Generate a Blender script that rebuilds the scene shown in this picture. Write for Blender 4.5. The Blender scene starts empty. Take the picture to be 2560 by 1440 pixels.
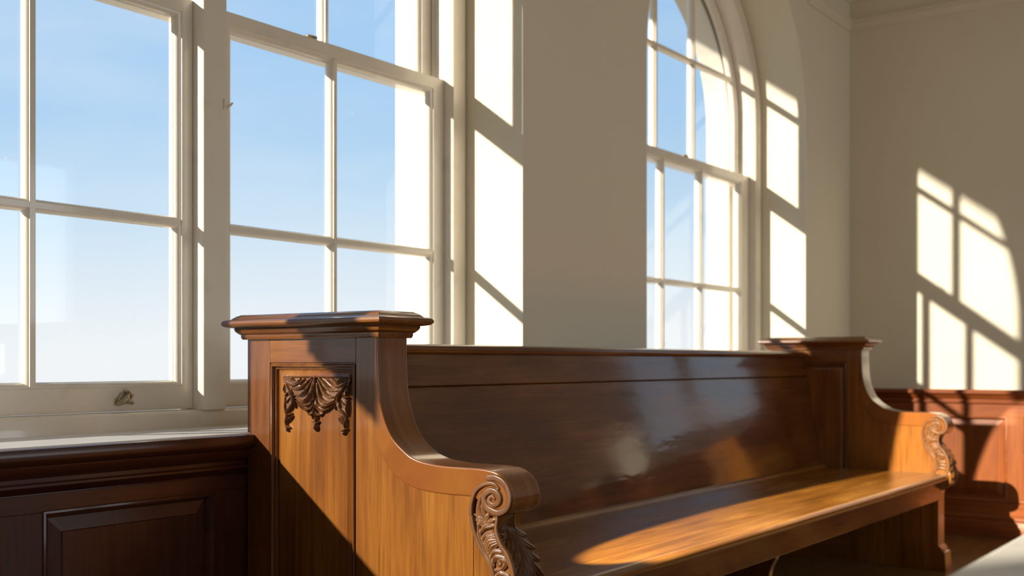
import bpy, bmesh, math, random
import numpy as np
from mathutils import Vector

random.seed(7)
SC = bpy.context.scene
COL = SC.collection
TH = math.atan2(2055, 2800)          # angle between the view and the window wall
CAM_H = 1.06

# ------------------------------------------------------------------ camera
cam = bpy.data.cameras.new('camera')
cam.sensor_width = 36.0
cam.lens = 36.0 * 2800 / 2560
cam.shift_y = 185 / 2560
cam.clip_start = 0.02
cam.dof.use_dof = True
cam.dof.focus_distance = 2.85
cam.dof.aperture_fstop = 3.2
co = bpy.data.objects.new('camera', cam)
co.location = (0, 0, CAM_H)
co.rotation_euler = (math.pi / 2, 0, TH - math.pi / 2)
COL.objects.link(co)
SC.camera = co

# ------------------------------------------------------------------ light
SUN_DIR = Vector((1.0, -0.575, -0.424)).normalized()
sun = bpy.data.lights.new('sun', 'SUN')
sun.energy = 8.5
sun.angle = math.radians(0.9)
sun.color = (1.0, 0.925, 0.80)
so = bpy.data.objects.new('sun', sun)
so.rotation_euler = SUN_DIR.to_track_quat('-Z', 'Y').to_euler()
COL.objects.link(so)

spot = bpy.data.lights.new('seat_patch_spot', 'SPOT')  # added unseen lamp that makes the gold patch on seat, far arm and panelling
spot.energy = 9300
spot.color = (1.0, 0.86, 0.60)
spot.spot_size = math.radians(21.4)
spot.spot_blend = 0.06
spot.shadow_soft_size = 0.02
po = bpy.data.objects.new('seat_patch_spot', spot)
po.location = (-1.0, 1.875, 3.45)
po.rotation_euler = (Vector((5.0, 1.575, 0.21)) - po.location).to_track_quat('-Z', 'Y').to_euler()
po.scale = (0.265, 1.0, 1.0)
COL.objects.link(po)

# added fill lights at the unseen back wall openings, behind the camera
for k, wx in enumerate((-0.7, 3.1, 5.8)):
    al = bpy.data.lights.new('fill_light', 'AREA')
    al.shape = 'RECTANGLE'
    al.size, al.size_y = 1.7, 2.1
    al.energy = 25
    al.color = (0.93, 0.96, 1.0)
    ao = bpy.data.objects.new('fill_light', al)
    ao.location = (wx, -4.75, 2.0)
    ao.rotation_euler = (math.pi / 2, 0, 0)
    COL.objects.link(ao)

world = bpy.data.worlds.new('sky')
SC.world = world
world.use_nodes = True
wn = world.node_tree
wn.nodes.clear()
w_out = wn.nodes.new('ShaderNodeOutputWorld')
w_bg = wn.nodes.new('ShaderNodeBackground')
w_tc = wn.nodes.new('ShaderNodeTexCoord')
w_sep = wn.nodes.new('ShaderNodeSeparateXYZ')
w_map = wn.nodes.new('ShaderNodeMapRange')
w_map.inputs['From Min'].default_value = -0.30
w_map.inputs['From Max'].default_value = 0.70
w_rmp = wn.nodes.new('ShaderNodeValToRGB')
els = w_rmp.color_ramp.elements
els[0].position, els[0].color = 0.0, (0.42, 0.38, 0.32, 1)
els[1].position, els[1].color = 1.0, (0.22, 0.46, 0.82, 1)
for p, c in ((0.18, (0.70, 0.71, 0.70, 1)), (0.25, (0.91, 0.94, 0.96, 1)), (0.30, (0.94, 0.97, 0.99, 1)), (0.33, (0.89, 0.94, 0.98, 1)), (0.37, (0.78, 0.88, 0.97, 1)), (0.42, (0.63, 0.81, 0.97, 1)),
             (0.507, (0.44, 0.68, 0.95, 1)), (0.60, (0.39, 0.64, 0.94, 1))):
    e = els.new(p)
    e.color = c
w_noi = wn.nodes.new('ShaderNodeTexNoise')
w_noi.inputs['Scale'].default_value = 3.0
w_noi.inputs['Detail'].default_value = 5
w_mp = wn.nodes.new('ShaderNodeMapping')
w_mp.inputs['Scale'].default_value = (1, 1, 4)
w_nr = wn.nodes.new('ShaderNodeMapRange')
w_nr.inputs['From Min'].default_value = 0.48
w_nr.inputs['From Max'].default_value = 0.80
w_nr.inputs['To Max'].default_value = 0.35
w_mix = wn.nodes.new('ShaderNodeMixRGB')
w_mix.inputs['Color2'].default_value = (0.86, 0.90, 0.94, 1)
L = wn.links.new
L(w_tc.outputs['Generated'], w_sep.inputs[0])
L(w_sep.outputs['Z'], w_map.inputs['Value'])
L(w_map.outputs[0], w_rmp.inputs[0])
L(w_tc.outputs['Generated'], w_mp.inputs['Vector'])
L(w_mp.outputs[0], w_noi.inputs['Vector'])
L(w_noi.outputs['Fac'], w_nr.inputs['Value'])
L(w_nr.outputs[0], w_mix.inputs['Fac'])
L(w_rmp.outputs[0], w_mix.inputs['Color1'])
L(w_mix.outputs[0], w_bg.inputs['Color'])
w_bg.inputs['Strength'].default_value = 1.0
L(w_bg.outputs[0], w_out.inputs[0])

SC.view_settings.view_transform = 'Standard'
SC.view_settings.look = 'None'
SC.view_settings.exposure = 0.0
SC.view_settings.gamma = 1.0
SC.view_settings.use_curve_mapping = False


# ------------------------------------------------------------------ materials
def new_mat(name):
    m = bpy.data.materials.new(name)
    m.use_nodes = True
    nt = m.node_tree
    b = nt.nodes['Principled BSDF']
    return m, nt, b


def paint(name, col, rough=0.6, var=0.05, scale=2.5, bump=0.0, coat=0.0, stain=None, stain_amt=0.0):
    m, nt, b = new_mat(name)
    tc = nt.nodes.new('ShaderNodeTexCoord')
    n = nt.nodes.new('ShaderNodeTexNoise')
    n.inputs['Scale'].default_value = scale
    n.inputs['Detail'].default_value = 6
    nt.links.new(tc.outputs['Object'], n.inputs['Vector'])
    r = nt.nodes.new('ShaderNodeValToRGB')
    r.color_ramp.elements[0].position = 0.3
    r.color_ramp.elements[1].position = 0.7
    r.color_ramp.elements[0].color = [c * (1 - var) for c in col] + [1]
    r.color_ramp.elements[1].color = [min(1, c * (1 + var)) for c in col] + [1]
    nt.links.new(n.outputs['Fac'], r.inputs[0])
    last = r.outputs[0]
    if stain:
        n2 = nt.nodes.new('ShaderNodeTexNoise')
        n2.inputs['Scale'].default_value = 9
        n2.inputs['Detail'].default_value = 8
        nt.links.new(tc.outputs['Object'], n2.inputs['Vector'])
        mr = nt.nodes.new('ShaderNodeMapRange')
        mr.inputs['From Min'].default_value = 0.60
        mr.inputs['From Max'].default_value = 0.75
        mr.inputs['To Max'].default_value = stain_amt
        nt.links.new(n2.outputs['Fac'], mr.inputs['Value'])
        mx = nt.nodes.new('ShaderNodeMixRGB')
        mx.inputs['Color2'].default_value = (*stain, 1)
        nt.links.new(mr.outputs[0], mx.inputs['Fac'])
        nt.links.new(last, mx.inputs['Color1'])
        last = mx.outputs[0]
    nt.links.new(last, b.inputs['Base Color'])
    b.inputs['Roughness'].default_value = rough
    b.inputs['Coat Weight'].default_value = coat
    b.inputs['Coat Roughness'].default_value = 0.09
    if bump:
        bp = nt.nodes.new('ShaderNodeBump')
        bp.inputs['Strength'].default_value = bump
        bp.inputs['Distance'].default_value = 0.004
        n3 = nt.nodes.new('ShaderNodeTexNoise')
        n3.inputs['Scale'].default_value = 40
        n3.inputs['Detail'].default_value = 4
        nt.links.new(tc.outputs['Object'], n3.inputs['Vector'])
        nt.links.new(n3.outputs['Fac'], bp.inputs['Height'])
        nt.links.new(bp.outputs[0], b.inputs['Normal'])
    return m


def wood(name, dark, mid, light, grain='Z', rough=0.30, coat=0.6, coat_rough=0.10, seed=0.0, wave=0.0, blotch=0.5, coat_ior=1.5, spec=0.3):
    """varnished wood; grain = axis the fibres run along"""
    m, nt, b = new_mat(name)
    N = nt.nodes.new
    tc = N('ShaderNodeTexCoord')
    across, along = 15.0, 0.8
    sc = {'YZ': (across, along, along), 'X': (along, across, across), 'Y': (across, along, across), 'Z': (across, across, along)}[grain]
    mp = N('ShaderNodeMapping')
    mp.inputs['Scale'].default_value = sc
    mp.inputs['Location'].default_value = (seed, seed * 1.7, seed * 0.6)
    nt.links.new(tc.outputs['Object'], mp.inputs['Vector'])
    n1 = N('ShaderNodeTexNoise')
    n1.inputs['Scale'].default_value = 2.2
    n1.inputs['Detail'].default_value = 7
    n1.inputs['Roughness'].default_value = 0.62
    n1.inputs['Distortion'].default_value = 0.6
    nt.links.new(mp.outputs[0], n1.inputs['Vector'])
    mpb = N('ShaderNodeMapping')
    k = 1.0
    mpb.inputs['Scale'].default_value = tuple((0.45 if g in grain else 1.6) * k for g in 'XYZ')
    mpb.inputs['Location'].default_value = (seed * 2.1, seed, seed * 3)
    nt.links.new(tc.outputs['Object'], mpb.inputs['Vector'])
    n2 = N('ShaderNodeTexNoise')
    n2.inputs['Scale'].default_value = 3.4
    n2.inputs['Detail'].default_value = 4
    nt.links.new(mpb.outputs[0], n2.inputs['Vector'])
    mixf = N('ShaderNodeMix')
    mixf.data_type = 'FLOAT'
    mixf.inputs[0].default_value = blotch
    nt.links.new(n1.outputs['Fac'], mixf.inputs[2])
    nt.links.new(n2.outputs['Fac'], mixf.inputs[3])
    r = N('ShaderNodeValToRGB')
    e = r.color_ramp.elements
    e[0].position, e[0].color = 0.30, (*dark, 1)
    e[1].position, e[1].color = 0.72, (*light, 1)
    x = e.new(0.5)
    x.color = (*mid, 1)
    nt.links.new(mixf.outputs[0], r.inputs[0])
    # fine dark pores
    mp3 = N('ShaderNodeMapping')
    mp3.inputs['Scale'].default_value = tuple(6.0 if g in grain else 160.0 for g in 'XYZ')
    nt.links.new(tc.outputs['Object'], mp3.inputs['Vector'])
    n3 = N('ShaderNodeTexNoise')
    n3.inputs['Scale'].default_value = 1.0
    n3.inputs['Detail'].default_value = 3
    nt.links.new(mp3.outputs[0], n3.inputs['Vector'])
    mr = N('ShaderNodeMapRange')
    mr.inputs['From Min'].default_value = 0.52
    mr.inputs['From Max'].default_value = 0.72
    mr.inputs['To Max'].default_value = 0.45
    nt.links.new(n3.outputs['Fac'], mr.inputs['Value'])
    mx = N('ShaderNodeMixRGB')
    mx.blend_type = 'MULTIPLY'
    mx.inputs['Color2'].default_value = (0.45, 0.36, 0.30, 1)
    nt.links.new(mr.outputs[0], mx.inputs['Fac'])
    nt.links.new(r.outputs[0], mx.inputs['Color1'])
    nt.links.new(mx.outputs[0], b.inputs['Base Color'])
    b.inputs['Roughness'].default_value = rough
    b.inputs['Specular IOR Level'].default_value = spec
    b.inputs['Coat Weight'].default_value = coat
    b.inputs['Coat Roughness'].default_value = coat_rough
    b.inputs['Coat IOR'].default_value = coat_ior
    bp = N('ShaderNodeBump')
    bp.inputs['Strength'].default_value = 0.10
    bp.inputs['Distance'].default_value = 0.002
    nt.links.new(n1.outputs['Fac'], bp.inputs['Height'])
    nt.links.new(bp.outputs[0], b.inputs['Normal'])
    if wave:
        cr = N('ShaderNodeMapRange')
        cr.inputs['From Min'].default_value = 0.35
        cr.inputs['From Max'].default_value = 0.70
        cr.inputs['To Min'].default_value = coat_rough * 0.6
        cr.inputs['To Max'].default_value = coat_rough * 2.4
        nt.links.new(mixf.outputs[0], cr.inputs['Value'])
        nt.links.new(cr.outputs[0], b.inputs['Coat Roughness'])
        bp2 = N('ShaderNodeBump')
        bp2.inputs['Strength'].default_value = wave
        bp2.inputs['Distance'].default_value = 0.01
        nt.links.new(n2.outputs['Fac'], bp2.inputs['Height'])
        nt.links.new(bp2.outputs[0], b.inputs['Coat Normal'])
    return m


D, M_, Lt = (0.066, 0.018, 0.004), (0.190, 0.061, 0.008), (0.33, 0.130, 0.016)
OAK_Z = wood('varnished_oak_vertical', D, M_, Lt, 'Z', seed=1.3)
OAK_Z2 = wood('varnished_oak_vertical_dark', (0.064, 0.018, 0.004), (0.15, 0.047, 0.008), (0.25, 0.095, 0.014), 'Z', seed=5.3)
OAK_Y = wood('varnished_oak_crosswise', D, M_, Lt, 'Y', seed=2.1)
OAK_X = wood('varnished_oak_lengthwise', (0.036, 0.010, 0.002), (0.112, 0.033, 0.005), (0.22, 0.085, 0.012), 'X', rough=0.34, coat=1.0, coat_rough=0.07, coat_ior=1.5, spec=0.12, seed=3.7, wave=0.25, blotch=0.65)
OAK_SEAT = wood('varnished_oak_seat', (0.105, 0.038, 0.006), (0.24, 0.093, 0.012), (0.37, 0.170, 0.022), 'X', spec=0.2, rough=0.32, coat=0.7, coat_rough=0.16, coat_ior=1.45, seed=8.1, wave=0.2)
CARVE = wood('carved_oak', (0.060, 0.021, 0.006), (0.135, 0.050, 0.013), (0.23, 0.095, 0.024), 'Z', rough=0.42, coat=0.25, coat_rough=0.25, seed=4.2)
MAHOG_X = wood('panelling_wood_lengthwise_shaded', (0.030, 0.008, 0.004), (0.064, 0.0165, 0.007), (0.10, 0.029, 0.010), 'X', rough=0.33, coat=0.5, coat_rough=0.18, seed=6.0)  # darker copy of the panelling wood: shade of the window wall in its colour
MAHOG_Y = wood('panelling_wood_crosswise_sunlit', (0.145, 0.032, 0.008), (0.245, 0.060, 0.012), (0.33, 0.096, 0.019), 'Y', rough=0.4, coat=0.4, coat_rough=0.2, seed=7.0)  # lighter copy of the panelling wood for the sunlit end wall
MAHOG_Z = wood('panelling_wood_vertical_shaded', (0.028, 0.008, 0.005), (0.056, 0.016, 0.007), (0.09, 0.030, 0.011), 'Z', rough=0.35, coat=0.45, coat_rough=0.2, seed=9.0)  # darkened in colour too, for the shaded window wall
MAHOG_Z2 = wood('panelling_wood_vertical_sunlit', (0.145, 0.033, 0.008), (0.245, 0.063, 0.012), (0.33, 0.100, 0.020), 'Z', rough=0.4, coat=0.4, coat_rough=0.2, seed=11.0)  # lighter upright copy, for the sunlit end wall
FLOORWOOD = wood('floor_boards', (0.12, 0.055, 0.015), (0.20, 0.10, 0.028), (0.28, 0.15, 0.045), 'X', rough=0.35, coat=0.3, seed=12.0)
PLASTER = paint('cream_plaster', (0.74, 0.67, 0.52), 0.85, 0.03, 1.2, bump=0.06)
REVEAL = PLASTER
CEIL = paint('ceiling_plaster', (0.72, 0.66, 0.55), 0.9, 0.03)
WHITE = paint('cream_gloss_paint', (0.82, 0.74, 0.61), 0.30, 0.03, 6.0, coat=0.7, stain=(0.42, 0.34, 0.24), stain_amt=0.25)
LEDGE = paint('white_ledge_paint', (0.82, 0.80, 0.78), 0.28, 0.03, 4.0, coat=0.3)
STONE = paint('pale_limestone', (0.66, 0.61, 0.52), 0.9, 0.06, 3.0, bump=0.2)
BRASS = paint('aged_brass', (0.42, 0.34, 0.20), 0.45, 0.3, 60.0)
CREAMTOP = paint('pale_tabletop', (0.86, 0.79, 0.68), 0.5, 0.05, 5.0, stain=(0.5, 0.42, 0.34), stain_amt=0.4)
BRASS.node_tree.nodes['Principled BSDF'].inputs['Metallic'].default_value = 0.6


def glass_mat():
    m = bpy.data.materials.new('window_glass')
    m.use_nodes = True
    nt = m.node_tree
    nt.nodes.clear()
    o = nt.nodes.new('ShaderNodeOutputMaterial')
    t = nt.nodes.new('ShaderNodeBsdfTransparent')
    t.inputs[0].default_value = (0.975, 0.985, 0.985, 1)
    g = nt.nodes.new('ShaderNodeBsdfGlossy')
    g.inputs['Roughness'].default_value = 0.02
    mx = nt.nodes.new('ShaderNodeMixShader')
    lw = nt.nodes.new('ShaderNodeLayerWeight')
    mr = nt.nodes.new('ShaderNodeMapRange')
    mr.inputs['To Min'].default_value = 0.04
    mr.inputs['To Max'].default_value = 1.0
    pw = nt.nodes.new('ShaderNodeMath')
    pw.operation = 'POWER'
    pw.inputs[1].default_value = 5.0
    nt.links.new(lw.outputs['Facing'], pw.inputs[0])
    nt.links.new(pw.outputs[0], mr.inputs['Value'])
    nt.links.new(mr.outputs[0], mx.inputs[0])
    nt.links.new(t.outputs[0], mx.inputs[1])
    nt.links.new(g.outputs[0], mx.inputs[2])
    # a few specks of dirt
    tc = nt.nodes.new('ShaderNodeTexCoord')
    v = nt.nodes.new('ShaderNodeTexVoronoi')
    v.inputs['Scale'].default_value = 7.0
    nt.links.new(tc.outputs['Object'], v.inputs['Vector'])
    cr = nt.nodes.new('ShaderNodeMapRange')
    cr.inputs['From Min'].default_value = 0.025
    cr.inputs['From Max'].default_value = 0.040
    cr.inputs['To Min'].default_value = 0.5
    cr.inputs['To Max'].default_value = 0.0
    nt.links.new(v.outputs['Distance'], cr.inputs['Value'])
    df = nt.nodes.new('ShaderNodeBsdfDiffuse')
    df.inputs[0].default_value = (0.85, 0.82, 0.76, 1)
    tl = nt.nodes.new('ShaderNodeBsdfTranslucent')
    tl.inputs[0].default_value = (0.85, 0.82, 0.76, 1)
    ad = nt.nodes.new('ShaderNodeMixShader')
    nt.links.new(df.outputs[0], ad.inputs[1])
    nt.links.new(tl.outputs[0], ad.inputs[2])
    m2 = nt.nodes.new('ShaderNodeMixShader')
    nt.links.new(cr.outputs[0], m2.inputs[0])
    nt.links.new(mx.outputs[0], m2.inputs[1])
    nt.links.new(ad.outputs[0], m2.inputs[2])
    nt.links.new(m2.outputs[0], o.inputs[0])
    return m


GLASS = glass_mat()


# ------------------------------------------------------------------ mesh helpers
class MB:
    def __init__(self):
        self.v, self.f = [], []

    def add(self, verts, faces):
        o = len(self.v)
        self.v += [tuple(p) for p in verts]
        self.f += [tuple(i + o for i in q) for q in faces]
        return self

    def box(self, x0, x1, y0, y1, z0, z1):
        return self.add([(x0, y0, z0), (x1, y0, z0), (x1, y1, z0), (x0, y1, z0), (x0, y0, z1), (x1, y0, z1), (x1, y1, z1), (x0, y1, z1)],
                        [(0, 3, 2, 1), (4, 5, 6, 7), (0, 1, 5, 4), (1, 2, 6, 5), (2, 3, 7, 6), (3, 0, 4, 7)])

    def prism(self, poly, axis, a0, a1):
        """poly = 2D outline; axis X: poly is (y,z); axis Y: (x,z); axis Z: (x,y)"""
        def P(p, a):
            return {'X': (a, p[0], p[1]), 'Y': (p[0], a, p[1]), 'Z': (p[0], p[1], a)}[axis]
        n = len(poly)
        vs = [P(p, a0) for p in poly] + [P(p, a1) for p in poly]
        fs = [tuple(range(n)), tuple(range(2 * n - 1, n - 1, -1))]
        fs += [(i, (i + 1) % n, n + (i + 1) % n, n + i) for i in range(n)]
        return self.add(vs, fs)

    def sweep(self, path, prof, put, closed=True, prof_closed=False):
        """path: 2D points; prof: (n, d) with n = offset to the LEFT of travel, d = depth; put(a, b, d) -> xyz"""
        n = len(path)
        rows = []
        for i in range(n):
            p = Vector(path[i])
            pa = Vector(path[(i - 1) % n]) if (closed or i > 0) else None
            pb = Vector(path[(i + 1) % n]) if (closed or i < n - 1) else None
            d1 = (p - pa).normalized() if pa is not None else None
            d2 = (pb - p).normalized() if pb is not None else None
            if d1 is None:
                d1 = d2
            if d2 is None:
                d2 = d1
            n1, n2 = Vector((-d1.y, d1.x)), Vector((-d2.y, d2.x))
            mt = n1 + n2
            mt = mt / max(0.2, mt.dot(n1)) if mt.length > 1e-6 else n1
            rows.append([put(p.x + mt.x * q[0], p.y + mt.y * q[0], q[1]) for q in prof])
        m = len(prof)
        vs = [v for r in rows for v in r]
        fs = []
        for i in range(n if closed else n - 1):
            j = (i + 1) % n
            for k in range(m if prof_closed else m - 1):
                l = (k + 1) % m
                fs.append((i * m + k, j * m + k, j * m + l, i * m + l))
        return self.add(vs, fs)

    def tube(self, pts, rad, seg=8):
        pts = [Vector(p) for p in pts]
        rr = rad if isinstance(rad, (list, tuple)) else [rad] * len(pts)
        vs, fs = [], []
        up = Vector((0.3, 0.2, 1)).normalized()
        for i, p in enumerate(pts):
            t = (pts[min(i + 1, len(pts) - 1)] - pts[max(i - 1, 0)]).normalized()
            a = t.cross(up)
            a = a.normalized() if a.length > 1e-4 else t.orthogonal().normalized()
            b = t.cross(a)
            for k in range(seg):
                w = 2 * math.pi * k / seg
                vs.append(p + (a * math.cos(w) + b * math.sin(w)) * rr[i])
        for i in range(len(pts) - 1):
            for k in range(seg):
                l = (k + 1) % seg
                fs.append((i * seg + k, i * seg + l, (i + 1) * seg + l, (i + 1) * seg + k))
        fs += [tuple(range(seg))[::-1], tuple(range((len(pts) - 1) * seg, len(pts) * seg))]
        return self.add(vs, fs)

    def lathe(self, prof, at, axis='Z', seg=20):
        vs, fs = [], []
        for r, h in prof:
            for k in range(seg):
                w = 2 * math.pi * k / seg
                a, b = r * math.cos(w), r * math.sin(w)
                q = {'Z': (a, b, h), 'Y': (a, h, b), 'X': (h, a, b)}[axis]
                vs.append((at[0] + q[0], at[1] + q[1], at[2] + q[2]))
        for i in range(len(prof) - 1):
            for k in range(seg):
                l = (k + 1) % seg
                fs.append((i * seg + k, i * seg + l, (i + 1) * seg + l, (i + 1) * seg + k))
        fs += [tuple(range(seg))[::-1], tuple(range((len(prof) - 1) * seg, len(prof) * seg))]
        return self.add(vs, fs)

    def build(self, name, mat, parent=None, bevel=0.0, smooth=False, seg=2, origin=None, angle=30):
        me = bpy.data.meshes.new(name)
        o = Vector(origin) if origin else Vector((0, 0, 0))
        if parent is not None and origin is None:
            o = Vector(parent.get('_o', (0, 0, 0)))
        me.from_pydata([tuple(Vector(p) - o) for p in self.v], [], self.f)
        bm = bmesh.new()
        bm.from_mesh(me)
        bmesh.ops.remove_doubles(bm, verts=bm.verts, dist=1e-5)
        bmesh.ops.recalc_face_normals(bm, faces=bm.faces)
        bm.to_mesh(me)
        bm.free()
        me.materials.append(mat)
        ob = bpy.data.objects.new(name, me)
        COL.objects.link(ob)
        ob['_o'] = tuple(o)
        if parent is not None:
            ob.parent = parent
            ob.location = o - Vector(parent.get('_o', (0, 0, 0)))
        else:
            ob.location = o
        if bevel:
            md = ob.modifiers.new('bevel', 'BEVEL')
            md.width = bevel
            md.segments = seg
            md.limit_method = 'ANGLE'
            md.angle_limit = math.radians(angle)
        if smooth or bevel:
            for p in me.polygons:
                p.use_smooth = True
            try:
                me.set_sharp_from_angle(angle=math.radians(40))
            except Exception:
                pass
        return ob


def empty(name, loc):
    o = bpy.data.objects.new(name, None)
    o.location = loc
    o['_o'] = tuple(loc)
    o.empty_display_size = 0.1
    COL.objects.link(o)
    return o


def thing(o, label, cat, group=None):
    o['label'] = label
    o['category'] = cat
    if group:
        o['group'] = group
    return o


def struct(o, label=None, cat=None):
    o['kind'] = 'structure'
    if label:
        o['label'] = label
    if cat:
        o['category'] = cat
    return o


def smooth_curve(pts, n=6, closed=False):
    """Catmull-Rom through 2D/3D points"""
    P = [Vector(p) for p in pts]
    out = []
    m = len(P)
    for i in range(m if closed else m - 1):
        p0 = P[(i - 1) % m] if (closed or i > 0) else P[0] * 2 - P[1]
        p1, p2 = P[i], P[(i + 1) % m]
        p3 = P[(i + 2) % m] if (closed or i + 2 < m) else P[-1] * 2 - P[-2]
        for k in range(n):
            t = k / n
            out.append(0.5 * ((2 * p1) + (p2 - p0) * t + (2 * p0 - 5 * p1 + 4 * p2 - p3) * t * t + (3 * p1 - p0 - 3 * p2 + p3) * t ** 3))
    if not closed:
        out.append(P[-1])
    return [tuple(p) for p in out]


# ------------------------------------------------------------------ room shell
YW, YF, YO = 2.55, 3.00, 3.15          # plaster face, frame depth, outer stone face
XE = 7.20                              # end wall
XL, YB, ZC = -3.6, -4.6, 3.62
W1 = (-0.90, 3.545)
W4 = (-3.35, -1.75)
W1_TOP = 3.36
AC, AR, AS = 5.484, 0.961, 2.50        # arch centre, radius, springing height
LEDGE_Z = 0.858


def arch_pts(cx, r, zs, n=36):
    return [(cx + r * math.cos(math.pi * k / n), zs + r * math.sin(math.pi * k / n)) for k in range(n + 1)]


def wall_with_openings(mb, y0, y1, x0, x1, z0, z1, ops):
    """ops: list of (xa, xb, zbottom, [top points from right to left])"""
    for y, flip in ((y0, False), (y1, True)):
        x = x0
        for xa, xb, zb, top in ops:
            quads = [[(x, z0), (xa, z0), (xa, z1), (x, z1)], [(xa, z0), (xb, z0), (xb, zb), (xa, zb)]]
            for (ax, az), (bx, bz) in zip(top[:-1], top[1:]):
                quads.append([(bx, bz), (ax, az), (ax, z1), (bx, z1)])
            for q in quads:
                mb.add([(p[0], y, p[1]) for p in q], [(0, 1, 2, 3)])
            x = xb
        mb.add([(x, y, z0), (x1, y, z0), (x1, y, z1), (x, y, z1)], [(0, 1, 2, 3)])
    for xa, xb, zb, top in ops:
        loop = [(xa, zb), (xb, zb)] + top
        for i in range(len(loop)):
            a, b = loop[i], loop[(i + 1) % len(loop)]
            mb.add([(a[0], y0, a[1]), (b[0], y0, b[1]), (b[0], y1, b[1]), (a[0], y1, a[1])], [(0, 1, 2, 3)])
    mb.add([(x0, y0, z0), (x1, y0, z0), (x1, y1, z0), (x0, y1, z0)], [(0, 1, 2, 3)])
    mb.add([(x0, y0, z1), (x1, y0, z1), (x1, y1, z1), (x0, y1, z1)], [(0, 1, 2, 3)])
    mb.add([(x0, y0, z0), (x0, y1, z0), (x0, y1, z1), (x0, y0, z1)], [(0, 1, 2, 3)])
    mb.add([(x1, y0, z0), (x1, y1, z0), (x1, y1, z1), (x1, y0, z1)], [(0, 1, 2, 3)])
    return mb


mb = MB()
ops = [(W4[0], W4[1], 0.80, [(W4[1], W1_TOP), (W4[0], W1_TOP)]),
       (W1[0], W1[1], 0.80, [(W1[1], W1_TOP), (W1[0], W1_TOP)]),
       (AC - AR, AC + AR, 0.80, arch_pts(AC, AR, AS))]
wall_with_openings(mb, YW, YF, XL - 0.2, XE, 0, ZC, ops)
wl = mb.build('wall_window', PLASTER)
struct(wl, 'cream plastered window wall with the deep white reveals', 'wall')

mb = MB()
AR_O = 0.855
ops = [(W4[0] + 0.05, W4[1] - 0.05, 0.84, [(W4[1] - 0.05, 3.30), (W4[0] + 0.05, 3.30)]),
       (W1[0] + 0.05, 3.472, 0.84, [(3.472, 3.30), (W1[0] + 0.05, 3.30)]),
       (AC - AR_O - 0.25, AC + AR_O, 0.84, [(AC - 0.125 + (p[0] - AC) * (AR_O + 0.125) / AR_O, p[1]) for p in arch_pts(AC, AR_O, AS)])]
wall_with_openings(mb, YF, YO, XL - 0.2, XE + 0.3, 0, ZC + 0.3, ops)
st = mb.build('wall_outside', STONE)
struct(st, 'pale stone outer face of the wall seen through the window panes', 'wall')

mb = MB()
E0, E1, EB, ET = 0.36, 1.40, 0.99, 3.05       # opening for the added unseen window, right of the picture
mb.box(XE, XE + 0.3, YB - 0.2, E0, 0, ZC)
mb.box(XE, XE + 0.3, E1, YF, 0, ZC)
mb.box(XE, XE + 0.3, E0, E1, 0, EB)
mb.box(XE, XE + 0.3, E0, E1, ET, ZC)
struct(mb.build('wall_end', PLASTER), 'cream plaster end wall with a bright patch of sunlight', 'wall')
mb = MB()
mb.box(XL - 0.2, XL, YB - 0.2, YW, 0, ZC)
struct(mb.build('wall_left', PLASTER))
mb = MB()
wall_with_openings(mb, YB - 0.3, YB, XL, XE, 0, ZC, [(-1.6, 0.2, 0.9, [(0.2, 3.1), (-1.6, 3.1)]), (2.2, 4.0, 0.9, [(4.0, 3.1), (2.2, 3.1)]), (5.0, 6.6, 0.9, [(6.6, 3.1), (5.0, 3.1)])])  # unseen openings added to let fill light in
struct(mb.build('wall_back', PLASTER))
mb = MB()
mb.box(XL - 0.2, XE + 0.3, YB - 0.3, YF, ZC, ZC + 0.15)
struct(mb.build('ceiling', CEIL))

# floor boards (joints in the mesh)
mb = MB()
y = YB
while y < YW - 0.02:
    mb.box(XL, XE, y + 0.001, min(y + 0.13, YW) - 0.001, -0.05, 0.0)
    y += 0.13
struct(mb.build('floor', FLOORWOOD, bevel=0.002, seg=1), 'honey brown floorboards at the foot of the end wall', 'floor')

# unseen slab outside the wall, added to cut off the high sunlight
mb = MB()
mb.box(1.9, 4.9, YO, 4.0, 3.655, 3.80)
struct(mb.build('sun_blocker', STONE), 'unseen slab outside the window wall, added to block high sun')

# cornice: end wall and the short stretch of window wall beside the arch
CP = [(0, 3.215), (0.008, 3.215), (0.010, 3.226), (0.022, 3.238), (0.030, 3.255), (0.026, 3.268), (0.034, 3.272), (0.034, 3.282), (0.002, 3.286),
      (0.002, 3.40), (0.012, 3.40), (0.014, 3.42), (0.06, 3.47), (0.085, 3.53), (0.11, 3.55), (0.11, 3.62), (0.0, 3.62)]
mb = MB()
path = [(AC + AR + 0.03, YW), (XE, YW), (XE, YB)]
# travel +X then -Y: room lies to the right, so offsets are negative
mb.sweep(path, [(-a, z) for a, z in CP], lambda a, b, d: (a, b, d), closed=False)
mb.add([(AC + AR + 0.03, YW - a, z) for a, z in CP], [tuple(range(len(CP)))])
struct(mb.build('trim_cornice', PLASTER, smooth=True), 'cream moulded cornice high in the corner of the room', 'cornice')

# ------------------------------------------------------------------ panelling under the windows and on the end wall
# window wall: ledge + panelling
mb = MB()
mb.box(XL, 3.545, 2.503, 2.90, LEDGE_Z - 0.022, LEDGE_Z)
mb.box(3.545, 4.523, 2.503, YW, LEDGE_Z - 0.022, LEDGE_Z)
mb.box(4.523, 6.445, 2.503, 2.90, LEDGE_Z - 0.022, LEDGE_Z)
mb.box(6.445, XE, 2.503, YW, LEDGE_Z - 0.022, LEDGE_Z)
o = mb.build('trim_ledge', LEDGE, bevel=0.004)
struct(o, 'white painted window ledge on top of the dark panelling', 'ledge')

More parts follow.
